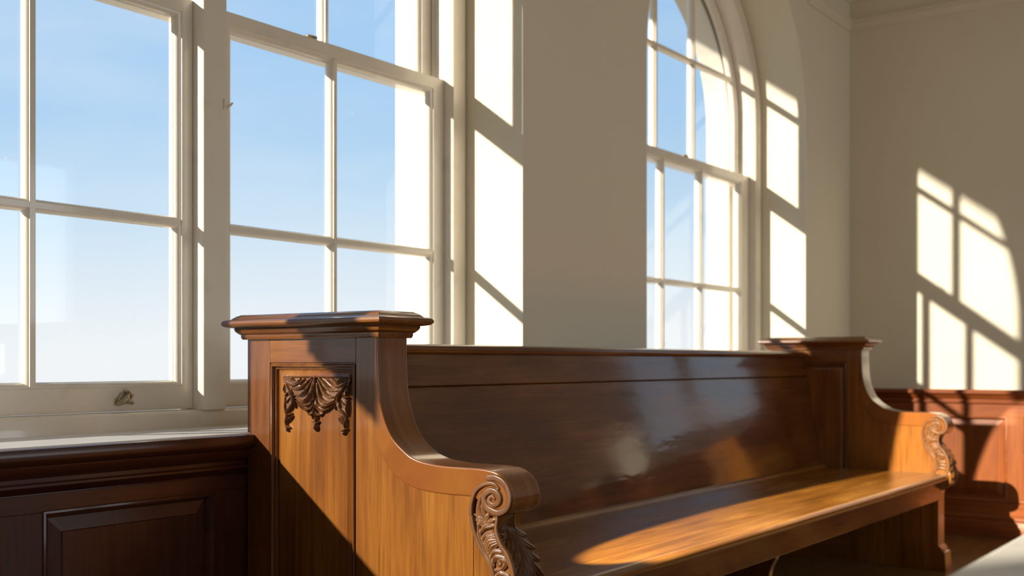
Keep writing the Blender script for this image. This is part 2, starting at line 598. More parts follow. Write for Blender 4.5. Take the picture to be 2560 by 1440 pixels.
mb = MB()
NP = [(0.0, LEDGE_Z - 0.022), (0.052, LEDGE_Z - 0.022), (0.056, LEDGE_Z - 0.004), (0.062, LEDGE_Z - 0.006), (0.066, LEDGE_Z - 0.018), (0.066, LEDGE_Z - 0.032), (0.060, LEDGE_Z - 0.042), (0.046, LEDGE_Z - 0.048), (0.044, LEDGE_Z - 0.058),
      (0.036, LEDGE_Z - 0.072), (0.022, LEDGE_Z - 0.080), (0.022, LEDGE_Z - 0.090), (0.030, LEDGE_Z - 0.094), (0.030, LEDGE_Z - 0.100),
      (0.020, LEDGE_Z - 0.108), (0.010, LEDGE_Z - 0.118), (0.010, LEDGE_Z - 0.126), (0.0, LEDGE_Z - 0.130)]
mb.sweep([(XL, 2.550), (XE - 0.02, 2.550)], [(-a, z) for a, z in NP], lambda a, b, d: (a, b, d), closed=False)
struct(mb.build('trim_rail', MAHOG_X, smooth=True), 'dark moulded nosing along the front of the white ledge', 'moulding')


def panelling(name, put, u0, u1, ztop, panels, zb, zt, m_rail, m_stile, base_h, label):
    """put(u, depth, z); depth grows into the room"""
    root = empty(name, put(u0, 0, 0))
    us = sorted([u0, u1] + [p for q in panels for p in q])

    def bx(m, ua, ub, za, zc, d0=0.0, d1=0.022):
        m.add([put(ua, d0, za), put(ub, d0, za), put(ub, d1, za), put(ua, d1, za), put(ua, d0, zc), put(ub, d0, zc), put(ub, d1, zc), put(ua, d1, zc)],
              [(0, 3, 2, 1), (4, 5, 6, 7), (0, 1, 5, 4), (1, 2, 6, 5), (2, 3, 7, 6), (3, 0, 4, 7)])
    m = MB()
    bx(m, u0, u1, zt, ztop)
    m.build('top_rail', m_rail, root, bevel=0.0012)
    m = MB()
    bx(m, u0, u1, base_h, zb)
    m.build('bottom_rail', m_rail, root, bevel=0.0012)
    for k in range(0, len(us), 2):
        m = MB()
        bx(m, us[k], us[k + 1], zb, zt)
        m.build('stile', m_stile, root, bevel=0.0012)
    for ua, ub in panels:
        m = MB()
        # raised and fielded panel: flat edge, bevel, field
        loops = [(0.0, 0.008), (0.012, 0.006), (0.016, 0.004), (0.052, 0.014), (0.054, 0.017)]
        rows = []
        for ins, d in loops:
            rows.append([(ua + ins, d, zb + ins), (ub - ins, d, zb + ins), (ub - ins, d, zt - ins), (ua + ins, d, zt - ins)])
        vs = [put(*p) for r in rows for p in r]
        fs = []
        for i in range(len(rows) - 1):
            for k in range(4):
                l = (k + 1) % 4
                fs.append((i * 4 + k, i * 4 + l, (i + 1) * 4 + l, (i + 1) * 4 + k))
        fs.append(tuple(range((len(rows) - 1) * 4, len(rows) * 4)))
        m.add(vs, fs)
        # bead around the opening
        mm = MB()
        pr = [(-0.004, 0.022), (-0.002, 0.026), (0.003, 0.028), (0.008, 0.026), (0.012, 0.018), (0.016, 0.010), (0.018, 0.004)]
        path = [(ua, zb), (ub, zb), (ub, zt), (ua, zt)]
        mm.sweep(path, pr, lambda a, b, d: put(a, d, b))
        p = m.build('panel', m_stile, root)
        mm.build('panel_moulding', m_rail, p, smooth=True)
    m = MB()
    pr = [(0.022, base_h + 0.012), (0.030, base_h + 0.010), (0.034, base_h), (0.028, base_h - 0.010), (0.036, base_h - 0.016), (0.036, 0.135), (0.044, 0.128), (0.046, 0.112), (0.040, 0.104), (0.044, 0.098), (0.044, 0.0), (0, 0)]
    vs = [put(u0, d, z) for d, z in pr] + [put(u1, d, z) for d, z in pr]
    n = len(pr)
    m.add(vs, [(i, i + 1, n + i + 1, n + i) for i in range(n - 1)])
    m.build('skirting', m_rail, root, smooth=True)
    struct(root, label, 'panelling')
    return root


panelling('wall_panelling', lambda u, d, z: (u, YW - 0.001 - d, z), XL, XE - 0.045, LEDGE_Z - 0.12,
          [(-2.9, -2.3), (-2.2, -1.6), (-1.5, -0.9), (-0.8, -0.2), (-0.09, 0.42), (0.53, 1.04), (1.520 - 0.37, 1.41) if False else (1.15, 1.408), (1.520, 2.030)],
          0.30, 0.694, MAHOG_X, MAHOG_Z, 0.21, 'mahogany panelling beneath the left window, darkened in colour for shade')

# end wall
mb = MB()
EZ = 0.892
EP = [(0, EZ), (0.060, EZ), (0.066, EZ - 0.006), (0.066, EZ - 0.022), (0.058, EZ - 0.030), (0.046, EZ - 0.036), (0.040, EZ - 0.050), (0.028, EZ - 0.060), (0.028, EZ - 0.068), (0.034, EZ - 0.072), (0.034, EZ - 0.080), (0.022, EZ - 0.090), (0.0, EZ - 0.092)]
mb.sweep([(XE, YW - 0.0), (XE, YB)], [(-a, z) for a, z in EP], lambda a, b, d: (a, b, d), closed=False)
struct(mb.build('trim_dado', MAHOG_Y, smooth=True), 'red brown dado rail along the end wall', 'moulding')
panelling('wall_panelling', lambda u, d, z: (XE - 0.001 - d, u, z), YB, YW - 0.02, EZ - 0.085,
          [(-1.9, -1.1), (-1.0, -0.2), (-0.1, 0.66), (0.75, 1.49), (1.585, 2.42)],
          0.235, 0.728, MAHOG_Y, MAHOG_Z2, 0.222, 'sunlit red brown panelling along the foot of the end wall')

# ------------------------------------------------------------------ windows
INN_Y, SL_Y, SU_Y = 2.832, 2.880, 2.940     # bead face, lower sash face, upper sash face
SASH_T = 0.045
MOULD = [(0.0, 0.0), (0.001, 0.004), (0.006, 0.005), (0.012, 0.009), (0.016, 0.016), (0.0165, 0.020), (0.0180, 0.021), (0.0180, 0.030)]  # inset from frame edge, depth
GL_D = 0.029
MU = [(-0.008, 0.0), (0.008, 0.0), (0.0085, 0.004), (0.0125, 0.006), (0.0165, 0.012), (0.018, 0.018), (0.018, 0.030), (0.009, 0.043), (-0.009, 0.043),
      (-0.018, 0.030), (-0.018, 0.018), (-0.0165, 0.012), (-0.0125, 0.006), (-0.0085, 0.004)]


def sash(root, xa, xb, za, zb, y, vb, hb, sl=0.06, sr=0.06, rb=0.075, rt=0.045, arch=None, name='sash', hb_from=None):
    """one sash: outer xa..xb, za..zb (zb ignored when arch=(cx, r_out, zs)); vb/hb = glazing bar positions"""
    ia, ib, iz = xa + sl, xb - sr, za + rb
    put = lambda a, b, d: (a, y + d, b)
    m = MB()
    if arch:
        cx, ro, zs = arch
        ri = ro - sr
        outer = [(xa, za), (xb, za)] + arch_pts(cx, ro, zs)
        inner = [(ia, iz), (ib, iz)] + arch_pts(cx, ri, zs)
    else:
        it = zb - rt
        outer = [(xa, za), (xb, za), (xb, zb), (xa, zb)]
        inner = [(ia, iz), (ib, iz), (ib, it), (ia, it)]
    n = len(outer)
    for d in (0.0, SASH_T):
        m.add([put(*p, d) for p in outer] + [put(*p, d) for p in inner], [(i, (i + 1) % n, n + (i + 1) % n, n + i) for i in range(n)])
    m.add([put(*p, 0) for p in outer] + [put(*p, SASH_T) for p in outer], [(i, (i + 1) % n, n + (i + 1) % n, n + i) for i in range(n)])
    m.sweep(inner, MOULD + [(0.004, SASH_T), (0.0, SASH_T)], put)
    fr = m.build(name, WHITE, root, smooth=True)
    # glazing bars
    ring = 0.014
    m = MB()
    for bx_ in vb:
        top = (zb - rt) if not arch else zs + math.sqrt(max(0, ri ** 2 - (bx_ - cx) ** 2))
        pr = [(bx_ + a, y + d) for a, d in MU]
        m.prism(pr, 'Z', iz + 0.004, top - 0.002)
    for hz in hb:
        xa_, xb_ = (ia if hb_from is None else hb_from), ib
        if arch and hz > zs:
            w = math.sqrt(ri ** 2 - (hz - zs) ** 2)
            xa_, xb_ = cx - w, cx + w
        k = len(MU)
        vs = [(xa_ + 0.004, y + d + 0.0006, hz + a) for a, d in MU] + [(xb_ - 0.004, y + d + 0.0006, hz + a) for a, d in MU]
        m.add(vs, [tuple(range(k)), tuple(range(2 * k - 1, k - 1, -1))] + [(i, (i + 1) % k, k + (i + 1) % k, k + i) for i in range(k)])
    if vb or hb:
        m.build('glazing_bars', WHITE, fr, smooth=True)
    m = MB()
    off = 0.016
    if arch:
        gl = [(ia + off, iz + off), (ib - off, iz + off)] + arch_pts(cx, ri - off, zs)
    else:
        gl = [(ia + off, iz + off), (ib - off, iz + off), (ib - off, it - off), (ia + off, it - off)]
    m.add([put(*p, GL_D) for p in gl], [tuple(range(len(gl)))])
    g = m.build('glass', GLASS, fr)
    return fr


def sash_lock(parent, x, y, z, s=1.0):
    m = MB()
    m.box(x - 0.030 * s, x + 0.030 * s, y - 0.012, y + 0.014, z, z + 0.005)
    m.lathe([(0.010, 0), (0.012, 0.004), (0.010, 0.010), (0.006, 0.012)], (x, y, z + 0.004), 'Z', 14)
    m.tube([(x - 0.004, y, z + 0.014), (x + 0.016, y - 0.002, z + 0.014), (x + 0.034, y - 0.006, z + 0.011)], [0.004, 0.0045, 0.006])
    m.tube([(x + 0.02, y + 0.006, z + 0.004), (x + 0.022, y + 0.006, z + 0.016), (x + 0.030, y + 0.006, z + 0.018)], 0.004)
    return m.build('sash_lock', BRASS, parent, bevel=0.001)


def sash_lift(parent, x, y, z):
    m = MB()
    m.box(x - 0.030, x + 0.026, y - 0.005, y, z - 0.012, z + 0.006)
    m.tube([(x - 0.028, y - 0.008, z - 0.012), (x - 0.014, y - 0.020, z - 0.004), (x, y - 0.022, z + 0.006), (x + 0.006, y - 0.016, z + 0.022), (x + 0.004, y - 0.006, z + 0.028)], [0.006, 0.009, 0.009, 0.008, 0.006], 10)
    m.tube([(x + 0.026, y - 0.010, z - 0.010), (x + 0.010, y - 0.016, z - 0.004), (x - 0.004, y - 0.018, z + 0.004)], [0.005, 0.008, 0.007], 10)
    m.tube([(x + 0.018, y - 0.006, z + 0.002), (x + 0.020, y - 0.014, z + 0.014), (x + 0.012, y - 0.010, z + 0.024)], [0.005, 0.007, 0.005], 10)
    m.tube([(x - 0.022, y - 0.006, z - 0.002), (x - 0.014, y - 0.012, z + 0.012), (x - 0.006, y - 0.008, z + 0.020)], [0.004, 0.006, 0.005], 10)
    return m.build('sash_lift', BRASS, parent, bevel=0.001, smooth=True)


SILL_TOP = 0.911
MEET0, MEET1 = 2.140, 2.192
HB = 1.492


def window_sill(root, xa, xb):
    m = MB()
    pr = [(2.835, 0.845), (2.838, 0.900), (2.842, 0.908), (2.848, 0.911), (2.90, 0.914), (3.10, 0.880), (3.17, 0.868), (3.17, 0.835), (3.0, 0.835)]
    m.prism(pr, 'X', xa, xb)
    return m.build('sill', WHITE, root, smooth=True)


# --- window 1: wide opening of three sash pairs
w1 = empty('window_1', (1.6, INN_Y, SILL_TOP))
struct(w1, 'wide white sash window on the left with a mullion between its sashes', 'window')
window_sill(w1, W1[0] + 0.002, W1[1] - 0.002)


def boxframe(m, xa, xb):
    """jamb / mullion with beads, from xa to xb"""
    pr = [(xa, INN_Y + 0.006), (xa + 0.004, INN_Y), (xb - 0.004, INN_Y), (xb, INN_Y + 0.006), (xb, 3.0), (xa, 3.0)]
    m.prism(pr, 'Z', SILL_TOP, W1_TOP - 0.001)
    # parting beads at both sides
    for x, s in ((xa, -1), (xb, 1)):
        m.prism([(x, 2.927), (x + s * 0.010, 2.928), (x + s * 0.010, 2.937), (x, 2.938)], 'Z', SILL_TOP, W1_TOP - 0.001)


m = MB()
boxframe(m, 3.462, 3.5445)
m.build('jamb', WHITE, w1, smooth=True)
m = MB()
boxframe(m, 2.236, 2.332)
m.build('mullion', WHITE, w1, smooth=True)
m = MB()
boxframe(m, W1[0] + 0.0005, -0.82)
m.build('jamb', WHITE, w1, smooth=True)
m = MB()
for xa, xb in ((-0.82, 2.236), (2.332, 3.462)):
    m.box(xa, xb, INN_Y, 3.0, 3.27, W1_TOP - 0.001)
m.build('head', WHITE, w1)
# sash pairs: right, centre, left
s = sash(w1, 2.334, 3.460, SILL_TOP + 0.004, MEET1, SL_Y, [2.856], [HB], sl=0.045, sr=0.062, rb=0.070, rt=0.046)
sash_lock(s, 2.745, SL_Y + 0.02, MEET1, 1.0)
sash(w1, 2.334, 3.460, MEET0, 3.27, SU_Y, [2.872], [2.774], sl=0.045, sr=0.062, rb=0.05, rt=0.06)
s = sash(w1, -0.818, 2.234, SILL_TOP + 0.004, MEET1, SL_Y, [1.500, 1.700], [HB], sl=0.045, sr=0.040, rb=0.070, rt=0.046, hb_from=1.5)
sash_lift(s, 1.985, SL_Y, 0.948)
sash_lock(s, 1.45, SL_Y + 0.02, MEET1, 1.0)
sash(w1, -0.818, 2.234, MEET0, 3.27, SU_Y, [0.60, 1.700], [2.774], sl=0.045, sr=0.040, rb=0.05, rt=0.06)
# unseen pleated sheet left of the picture, added to shade the pew end
m = MB()
m.tube([(0.62, INN_Y + 0.02, 3.22), (1.16, INN_Y + 0.02, 3.22)], 0.016, 12)
pl_ = [(0.67 + 0.445 * k / 32, INN_Y + 0.018 + 0.012 * math.sin(k * 1.6)) for k in range(33)]
m.prism(pl_ + [(x, y + 0.004) for x, y in reversed(pl_)], 'Z', 1.52, 3.215)
m.build('shade_sheet', WHITE, w1, smooth=True)
# --- window 4: unseen sash window at far left, added to let sun onto the table
w4 = empty('added_window_4', ((W4[0] + W4[1]) / 2, INN_Y, SILL_TOP))
struct(w4, 'plain white sash window added unseen at the far left for sun on the table', 'window')
window_sill(w4, W4[0] + 0.002, W4[1] - 0.002)
for xa, xb in ((W4[0] + 0.0005, W4[0] + 0.07), (W4[1] - 0.07, W4[1] - 0.0005)):
    m = MB()
    boxframe(m, xa, xb)
    m.build('jamb', WHITE, w4, smooth=True)
m = MB().box(W4[0] + 0.07, W4[1] - 0.07, INN_Y, 3.0, 3.27, W1_TOP - 0.001)
m.build('head', WHITE, w4)
sash(w4, W4[0] + 0.072, W4[1] - 0.072, SILL_TOP + 0.004, MEET1, SL_Y, [], [], sl=0.05, sr=0.05, rb=0.07, rt=0.046)
sash(w4, W4[0] + 0.072, W4[1] - 0.072, MEET0, 3.27, SU_Y, [], [], sl=0.05, sr=0.05, rb=0.05, rt=0.06)
# --- window 3: unseen in the end wall, added for its reflection in the pew varnish
w3 = empty('added_window_3', (XE + 0.1, (E0 + E1) / 2, EB))
struct(w3, 'unseen two light white window added in the end wall for its reflection', 'window')
m = MB()
x_, x__ = XE + 0.10, XE + 0.16
m.box(x_, x__, E0, E0 + 0.04, EB, ET)
m.box(x_, x__, E1 - 0.04, E1, EB, ET)
m.box(x_, x__, E0 + 0.04, E1 - 0.04, EB, EB + 0.06)
m.box(x_, x__, E0 + 0.04, E1 - 0.04, ET - 0.06, ET)
m.box(x_, x__, 0.85, 0.93, EB + 0.06, ET - 0.06)
m.box(x_ + 0.004, x__ - 0.004, E0 + 0.04, E1 - 0.04, 2.1, 2.15)
m.build('frame', WHITE, w3, bevel=0.003)
m = MB()
m.add([(x_ + 0.03, E0 + 0.03, EB + 0.05), (x_ + 0.03, E1 - 0.03, EB + 0.05), (x_ + 0.03, E1 - 0.03, ET - 0.05), (x_ + 0.03, E0 + 0.03, ET - 0.05)], [(0, 1, 2, 3)])
m.build('glass', GLASS, w3)

# small catch on the mullion, cord knob on the jamb
m = MB()
m.box(2.316, 2.336, INN_Y - 0.005, INN_Y, 1.858, 1.892)
m.tube([(2.328, INN_Y - 0.004, 1.868), (2.334, INN_Y - 0.014, 1.874), (2.342, INN_Y - 0.012, 1.882)], 0.004)
m.build('catch', WHITE, w1, bevel=0.001)
m = MB()
m.lathe([(0.004, 0), (0.008, -0.004), (0.009, -0.010), (0.006, -0.016)], (3.461, 2.955, 2.345), 'X', 12)
m.tube([(3.452, 2.955, 3.26), (3.452, 2.955, 2.34)], 0.003, 6)
m.build('sash_cord', WHITE, w1, smooth=True)

# --- window 2: single arched sash window
w2 = empty('window_2', (AC, INN_Y, SILL_TOP))
struct(w2, 'tall white arched sash window to the right of the plaster pier', 'window')
window_sill(w2, AC - AR + 0.002, AC + AR - 0.002)
FR = 0.885
m = MB()
path = [(AC + FR, SILL_TOP)] + arch_pts(AC, FR, AS) + [(AC - FR, SILL_TOP)]
# travel up the right side: the opening lies to the left; frame body to the right (negative)
pr = [(-(AR - FR) + 0.001, 3.0), (-(AR - FR) + 0.001, INN_Y + 0.004), (-(AR - FR) + 0.004, INN_Y), (-0.022, INN_Y), (-0.020, INN_Y + 0.004), (-0.004, INN_Y + 0.004), (0.0, INN_Y + 0.010), (0.0, 2.927), (0.010, 2.928), (0.010, 2.937), (0.0, 2.938), (0.0, 3.0)]
m.sweep(path, pr, lambda a, b, d: (a, d, b), closed=False)
m.build('frame', WHITE, w2, smooth=True)
s = sash(w2, AC - FR + 0.002, AC + FR - 0.002, SILL_TOP + 0.004, MEET1, SL_Y, [5.290, 5.742], [HB], sl=0.05, sr=0.110, rb=0.070, rt=0.046)
sash_lock(s, 5.56, SL_Y + 0.02, MEET1, 1.0)
sash(w2, AC - FR + 0.002, AC + FR - 0.002, MEET0, 3.3, SU_Y, [5.322, 5.766], [2.772], sl=0.036, sr=0.036, rb=0.05, arch=(AC, FR - 0.002, AS))
m = MB()
m.tube([(AC + FR - 0.010, 2.955, AS), (AC + FR - 0.010, 2.955, 2.26)], 0.003, 6)
m.lathe([(0.004, 0), (0.008, -0.004), (0.009, -0.010), (0.006, -0.016)], (AC + FR - 0.001, 2.955, 2.30), 'X', 12)
m.build('sash_cord', WHITE, w2, smooth=True)


# ------------------------------------------------------------------ carving: height field from strokes
def catmull_np(pts, n=8):
    return np.array(smooth_curve(pts, n))


def stroke_field(gx, gy, strokes):
    """gx, gy: grids; strokes: (points, widths (start, mid, end), height, grooves); returns height grid"""
    H = np.zeros_like(gx)
    for pts, wd, h, gr in strokes:
        P = catmull_np(pts)
        n = len(P)
        t = np.linspace(0, 1, n)
        W = np.interp(t, [0, 0.5, 1], wd)
        wm = max(wd) * 1.05
        x0, x1, y0, y1 = P[:, 0].min() - wm, P[:, 0].max() + wm, P[:, 1].min() - wm, P[:, 1].max() + wm
        sel = (gx > x0) & (gx < x1) & (gy > y0) & (gy < y1)
        if not sel.any():
            continue
        px, py = gx[sel], gy[sel]
        best = np.full(px.shape, 1e9)
        val = np.zeros_like(px)
        for i in range(n - 1):
            a, b = P[i], P[i + 1]
            d = b - a
            L2 = d @ d + 1e-12
            u = np.clip(((px - a[0]) * d[0] + (py - a[1]) * d[1]) / L2, 0, 1)
            qx, qy = a[0] + u * d[0] - px, a[1] + u * d[1] - py
            w = W[i] + (W[i + 1] - W[i]) * u
            r = np.sqrt(qx * qx + qy * qy) / w
            r_signed = r
            better = r < best
            prof = np.sqrt(np.clip(1 - np.minimum(r, 1) ** 2, 0, 1))
            if gr < 0:
                prof = np.sqrt(np.clip(1 - np.minimum(r, 1) ** 5, 0, 1))
            elif gr:
                prof = prof * (1 - 0.30 * (0.5 - 0.5 * np.cos(2 * np.pi * gr * r)))
            tt = (i + u) / (n - 1)
            rise = 0.72 + 0.28 * np.sin(np.pi * np.clip(tt * 0.9 + 0.1, 0, 1))
            hv = h * prof * rise * np.sqrt(np.clip(w / max(wd), 0.2, 1))
            val = np.where(better, hv, val)
            best = np.where(better, r, best)
        val = np.where(best < 1, val, 0)
        H[sel] = np.maximum(H[sel], val)
    return H


def blur(H, k=1):
    for _ in range(k):
        Q = np.pad(H, 1, mode='edge')
        H = (Q[1:-1, 1:-1] * 4 + Q[:-2, 1:-1] * 2 + Q[2:, 1:-1] * 2 + Q[1:-1, :-2] * 2 + Q[1:-1, 2:] * 2 + Q[:-2, :-2] + Q[2:, :-2] + Q[:-2, 2:] + Q[2:, 2:]) / 16
    return H


def field_mesh(H, P, thr):
    """P(i, j, h) -> xyz over grid; keeps the cells above thr"""
    ny, nx = H.shape
    keep = H > thr
    cells = keep[:-1, :-1] | keep[1:, :-1] | keep[:-1, 1:] | keep[1:, 1:]
    idx = -np.ones(H.shape, int)
    used = np.zeros(H.shape, bool)
    for dy in (0, 1):
        for dx in (0, 1):
            used[dy:ny - 1 + dy, dx:nx - 1 + dx] |= cells
    ii = np.argwhere(used)
    mb = MB()
    for k, (i, j) in enumerate(ii):
        idx[i, j] = k
        mb.v.append(P(i, j, H[i, j]))
    for i, j in np.argwhere(cells):
        mb.f.append((int(idx[i, j]), int(idx[i, j + 1]), int(idx[i + 1, j + 1]), int(idx[i + 1, j])))
    return mb


# ------------------------------------------------------------------ the pew
X0, TK = 2.146, 0.110                       # outer face of the near end, thickness
X1 = 5.857                                  # inner face of the far end
YBK = 2.518                                 # back of the ends
POST = 2.008                                # front of the tall post
pew = empty('pew', (4.0, 2.05, 0.0))
thing(pew, 'long varnished oak pew with scrolled arms and carved near end, beneath the windows', 'pew')

S_CURVE = [(2.008, 1.127), (2.008, 1.065), (1.9985, 0.961), (1.966, 0.879), (1.918, 0.835), (1.870, 0.812), (1.798, 0.802), (1.720, 0.801), (1.665, 0.801),
           (1.617, 0.794), (1.585, 0.770), (1.571, 0.732), (1.583, 0.703), (1.611, 0.689)]


def pew_end(x0, carved):
    root = empty('end_panel', (x0, 2.05, 0.0))
    root.parent = pew
    root.location = Vector((x0, 2.05, 0)) - Vector(pew['_o'])
    x1 = x0 + TK
    PY0, PY1, PZ = 2.088, 2.424, 1.058       # panel opening
    # back stile
    m = MB().box(x0, x1, PY1, YBK, 0, 1.127)
    m.build('back_stile', OAK_Z2, root, bevel=0.0015)
    # top rail above panel
    m = MB().box(x0, x1, PY0, PY1, PZ, 1.127)
    m.build('top_rail', OAK_Y, root, bevel=0.0012)
    # side board carrying the sweep
    sw = smooth_curve(S_CURVE[:8], 6)
    poly = [(PY0, 0), (PY0, 1.127)] + [p for p in sw if p[0] > 1.692]
    poly = [(p[0] + 0.003, p[1] - (0.003 if p[1] < 1.0 else 0)) if k > 1 else p for k, p in enumerate(poly)]
    poly += [(1.692, 0.795), (1.692, 0.0)]
    m = MB().prism(poly, 'X', x0, x1)
    m.build('side_board', OAK_Z, root, bevel=0.0015)
    # front board with the console profile, foot and plinth
    fr = smooth_curve([(1.640, 0.780), (1.600, 0.740), (1.606, 0.700), (1.629, 0.655), (1.611, 0.629), (1.580, 0.589), (1.566, 0.552), (1.560, 0.505), (1.556, 0.465), (1.572, 0.430), (1.612, 0.405), (1.618, 0.370)], 5)
    poly = [(1.692, 0.0), (1.692, 0.780)] + fr + [(1.618, 0.13), (1.604, 0.115), (1.596, 0.10), (1.586, 0.095), (1.580, 0.0)]
    m = MB().prism(poly, 'X', x0 + 0.001, x1 - 0.001)
    m.build('front_board', OAK_Z, root, bevel=0.002)
    # arm rail: rounded band over the sweep that rolls into the volute
    top = smooth_curve(S_CURVE, 7)
    inner = smooth_curve([(1.640, 0.690), (1.668, 0.712), (1.690, 0.731), (1.780, 0.732), (1.864, 0.738), (1.925, 0.757), (1.975, 0.795), (2.010, 0.858), (2.022, 0.930), (2.020, 1.0), (2.016, 1.085), (2.014, 1.127)], 6)
    m = MB().prism(top + inner, 'X', x0 - 0.004, x1 + 0.004)
    rail = m.build('arm_rail', OAK_Y if False else ARM_MAT, root, bevel=0.007, seg=3, angle=50)
    # cap
    m = MB()
    cp = [(0.000, 1.124), (0.010, 1.124), (0.013, 1.130), (0.013, 1.137), (0.017, 1.139), (0.024, 1.146), (0.027, 1.153), (0.026, 1.156), (0.034, 1.157), (0.047, 1.160), (0.052, 1.165), (0.053, 1.170),
          (0.050, 1.176), (0.043, 1.179), (0.034, 1.180), (0.030, 1.184), (0.022, 1.190), (0.017, 1.192), (0.014, 1.194), (0.0, 1.1945)]
    path = [(x0, POST), (x1, POST), (x1, YBK), (x0, YBK)]
    m.sweep(path, [(-a, z) for a, z in cp], lambda a, b, d: (a, b, d))
    m.add([(p[0], p[1], 1.1945) for p in path], [(0, 1, 2, 3)])
    m.build('cap', OAK_Y2, root, smooth=True)
    # recessed panel
    zb = 0.14
    m = MB()
    loops = [(0.0, 0.016), (0.022, 0.016), (0.0235, 0.0145), (0.036, 0.008), (0.0375, 0.007)]
    rows = [[(x0 + d, PY1 - i, zb + i), (x0 + d, PY0 + i, zb + i), (x0 + d, PY0 + i, PZ - i), (x0 + d, PY1 - i, PZ - i)] for i, d in loops]
    vs = [p for r in rows for p in r]
    fs = []
    for i in range(len(rows) - 1):
        fs += [(i * 4 + k, i * 4 + (k + 1) % 4, (i + 1) * 4 + (k + 1) % 4, (i + 1) * 4 + k) for k in range(4)]
    fs.append(tuple(range((len(rows) - 1) * 4, len(rows) * 4)))
    m.add(vs, fs)
    m.box(x0 + 0.030, x1 - 0.012, PY0, PY1, 0, PZ)
    pn = m.build('panel', OAK_Z, root)
    m = MB().box(x0, x1, PY0, PY1, 0, zb)
    m.build('bottom_rail', OAK_Y, root, bevel=0.0012)
    m = MB()
    pr = [(0.0, 0.0), (0.0008, 0.003), (0.0026, 0.003), (0.0036, -0.001), (0.006, -0.003), (0.010, -0.002), (0.0125, 0.002), (0.013, 0.007), (0.0175, 0.008), (0.0195, 0.012), (0.021, 0.0165)]
    path = [(PY1, zb), (PY0, zb), (PY0, PZ), (PY1, PZ)]
    m.sweep(path, [(-a, d) for a, d in pr], lambda a, b, d: (x0 + d, a, b))
    m.build('panel_moulding', OAK_Z2, root, smooth=True)
    # volute and side carving (pixel-like design units mapped on the face)
    strokes = []
    c = (480, 595)
    sp = [(430, 352), (515, 350), (600, 400), (655, 500), (662, 600), (630, 690), (550, 742), (470, 725), (410, 680), (382, 600), (400, 540), (450, 500), (510, 505), (552, 550), (555, 610), (520, 650), (475, 655), (440, 625), (440, 585), (470, 565), (495, 585)]
    strokes.append(([(478, 560), (486, 560)], (200, 200, 200), 0.0012, -1))
    strokes.append(([(360, 620), (330, 800), (400, 1000), (490, 1200), (570, 1400), (580, 1560), (540, 1700)], (90, 125, 110), 0.0012, -1))
    strokes.append((sp, (40, 44, 20), 0.0075, -1))
    strokes.append(([(540, 470), (500, 425), (430, 418), (340, 460), (270, 550), (232, 720), (250, 930), (325, 1150), (440, 1340), (480, 1470), (470, 1600), (420, 1720)], (22, 30, 28), 0.0060, -1))
    strokes.append(([(522, 800), (510, 950), (560, 1100), (640, 1230), (690, 1390), (700, 1560), (660, 1720)], (20, 38, 32), 0.007, -1))
    for q in ([(395, 540), (372, 690), (405, 870)], [(340, 560), (322, 700), (372, 860)], [(440, 740), (420, 800), (408, 880)], [(272, 790), (330, 820), (395, 890)], [(285, 850), (330, 870), (370, 920)],
              [(525, 805), (460, 845), (410, 895)], [(320, 1000), (390, 915), (490, 890)], [(345, 1080), (400, 1010), (500, 990)], [(380, 1130), (420, 1050), (500, 1020)]):
        strokes.append((q, (14, 34, 26), 0.0062, 2))
    strokes.append(([(420, 1200), (445, 1110), (520, 1070)], (40, 78, 48), 0.0068, 2))
    for q in ([(440, 1275), (490, 1195), (595, 1185)], [(465, 1330), (510, 1250), (610, 1250)], [(300, 900), (322, 1040), (395, 1200), (470, 1350)], [(500, 1400), (570, 1380), (620, 1300), (575, 1270), (540, 1310), (560, 1335)],
              [(490, 1480), (560, 1430), (640, 1450)], [(480, 1560), (560, 1500), (650, 1520)], [(460, 1640), (540, 1580), (640, 1600)]):
        strokes.append((q, (16, 32, 24), 0.0060, 1))
    strokes.append(([(560, 1325), (562, 1330)], (30, 30, 30), 0.008, 0))
    sx, sy = 0.00027, 0.000211
    nx, ny = 190, 430
    cxs = np.linspace(150, 745, nx)
    cys = np.linspace(290, 1740, ny)
    GX, GY = np.meshgrid(cxs, cys)
    # work in an isotropic space
    k = sx / sy
    st2 = [([((p[0]) * k, p[1]) for p in q], w, h, g) for q, w, h, g in strokes]
    Hh = blur(stroke_field(GX * k, GY, st2), 1)
    yy = 1.628 - (cxs - 480) * sx
    zz = 0.73 - (cys - 595) * sy
    # the arm rail stands proud, so the volute sits on it and the leaf work on the board
    mbf = field_mesh(Hh, lambda i, j, h: (x0 - 0.0015 - h if zz[i] < 0.688 else x0 - 0.0035 - h, yy[j], zz[i]), 0.0012)
    mbf.build('volute', CARVE if carved else CARVE, rail, smooth=True)
    # leaf work on the front of the console
    prof = smooth_curve([(1.612, 0.690), (1.629, 0.655), (1.611, 0.629), (1.580, 0.589), (1.566, 0.552), (1.560, 0.505), (1.556, 0.465), (1.572, 0.430)], 8)
    pl = np.array(prof)
    seglen = np.concatenate([[0], np.cumsum(np.linalg.norm(np.diff(pl, axis=0), axis=1))])
    tot = seglen[-1]
    nu, nv = 110, 170
    us = np.linspace(0.0, TK, nu)
    vs_ = np.linspace(0, tot, nv)
    UX, VY = np.meshgrid(us, vs_)
    fs_ = []
    mid = TK / 2
    fs_.append(([(mid, 0.0), (mid, tot * 0.5), (mid, tot)], (0.006, 0.010, 0.006), 0.009, 1))
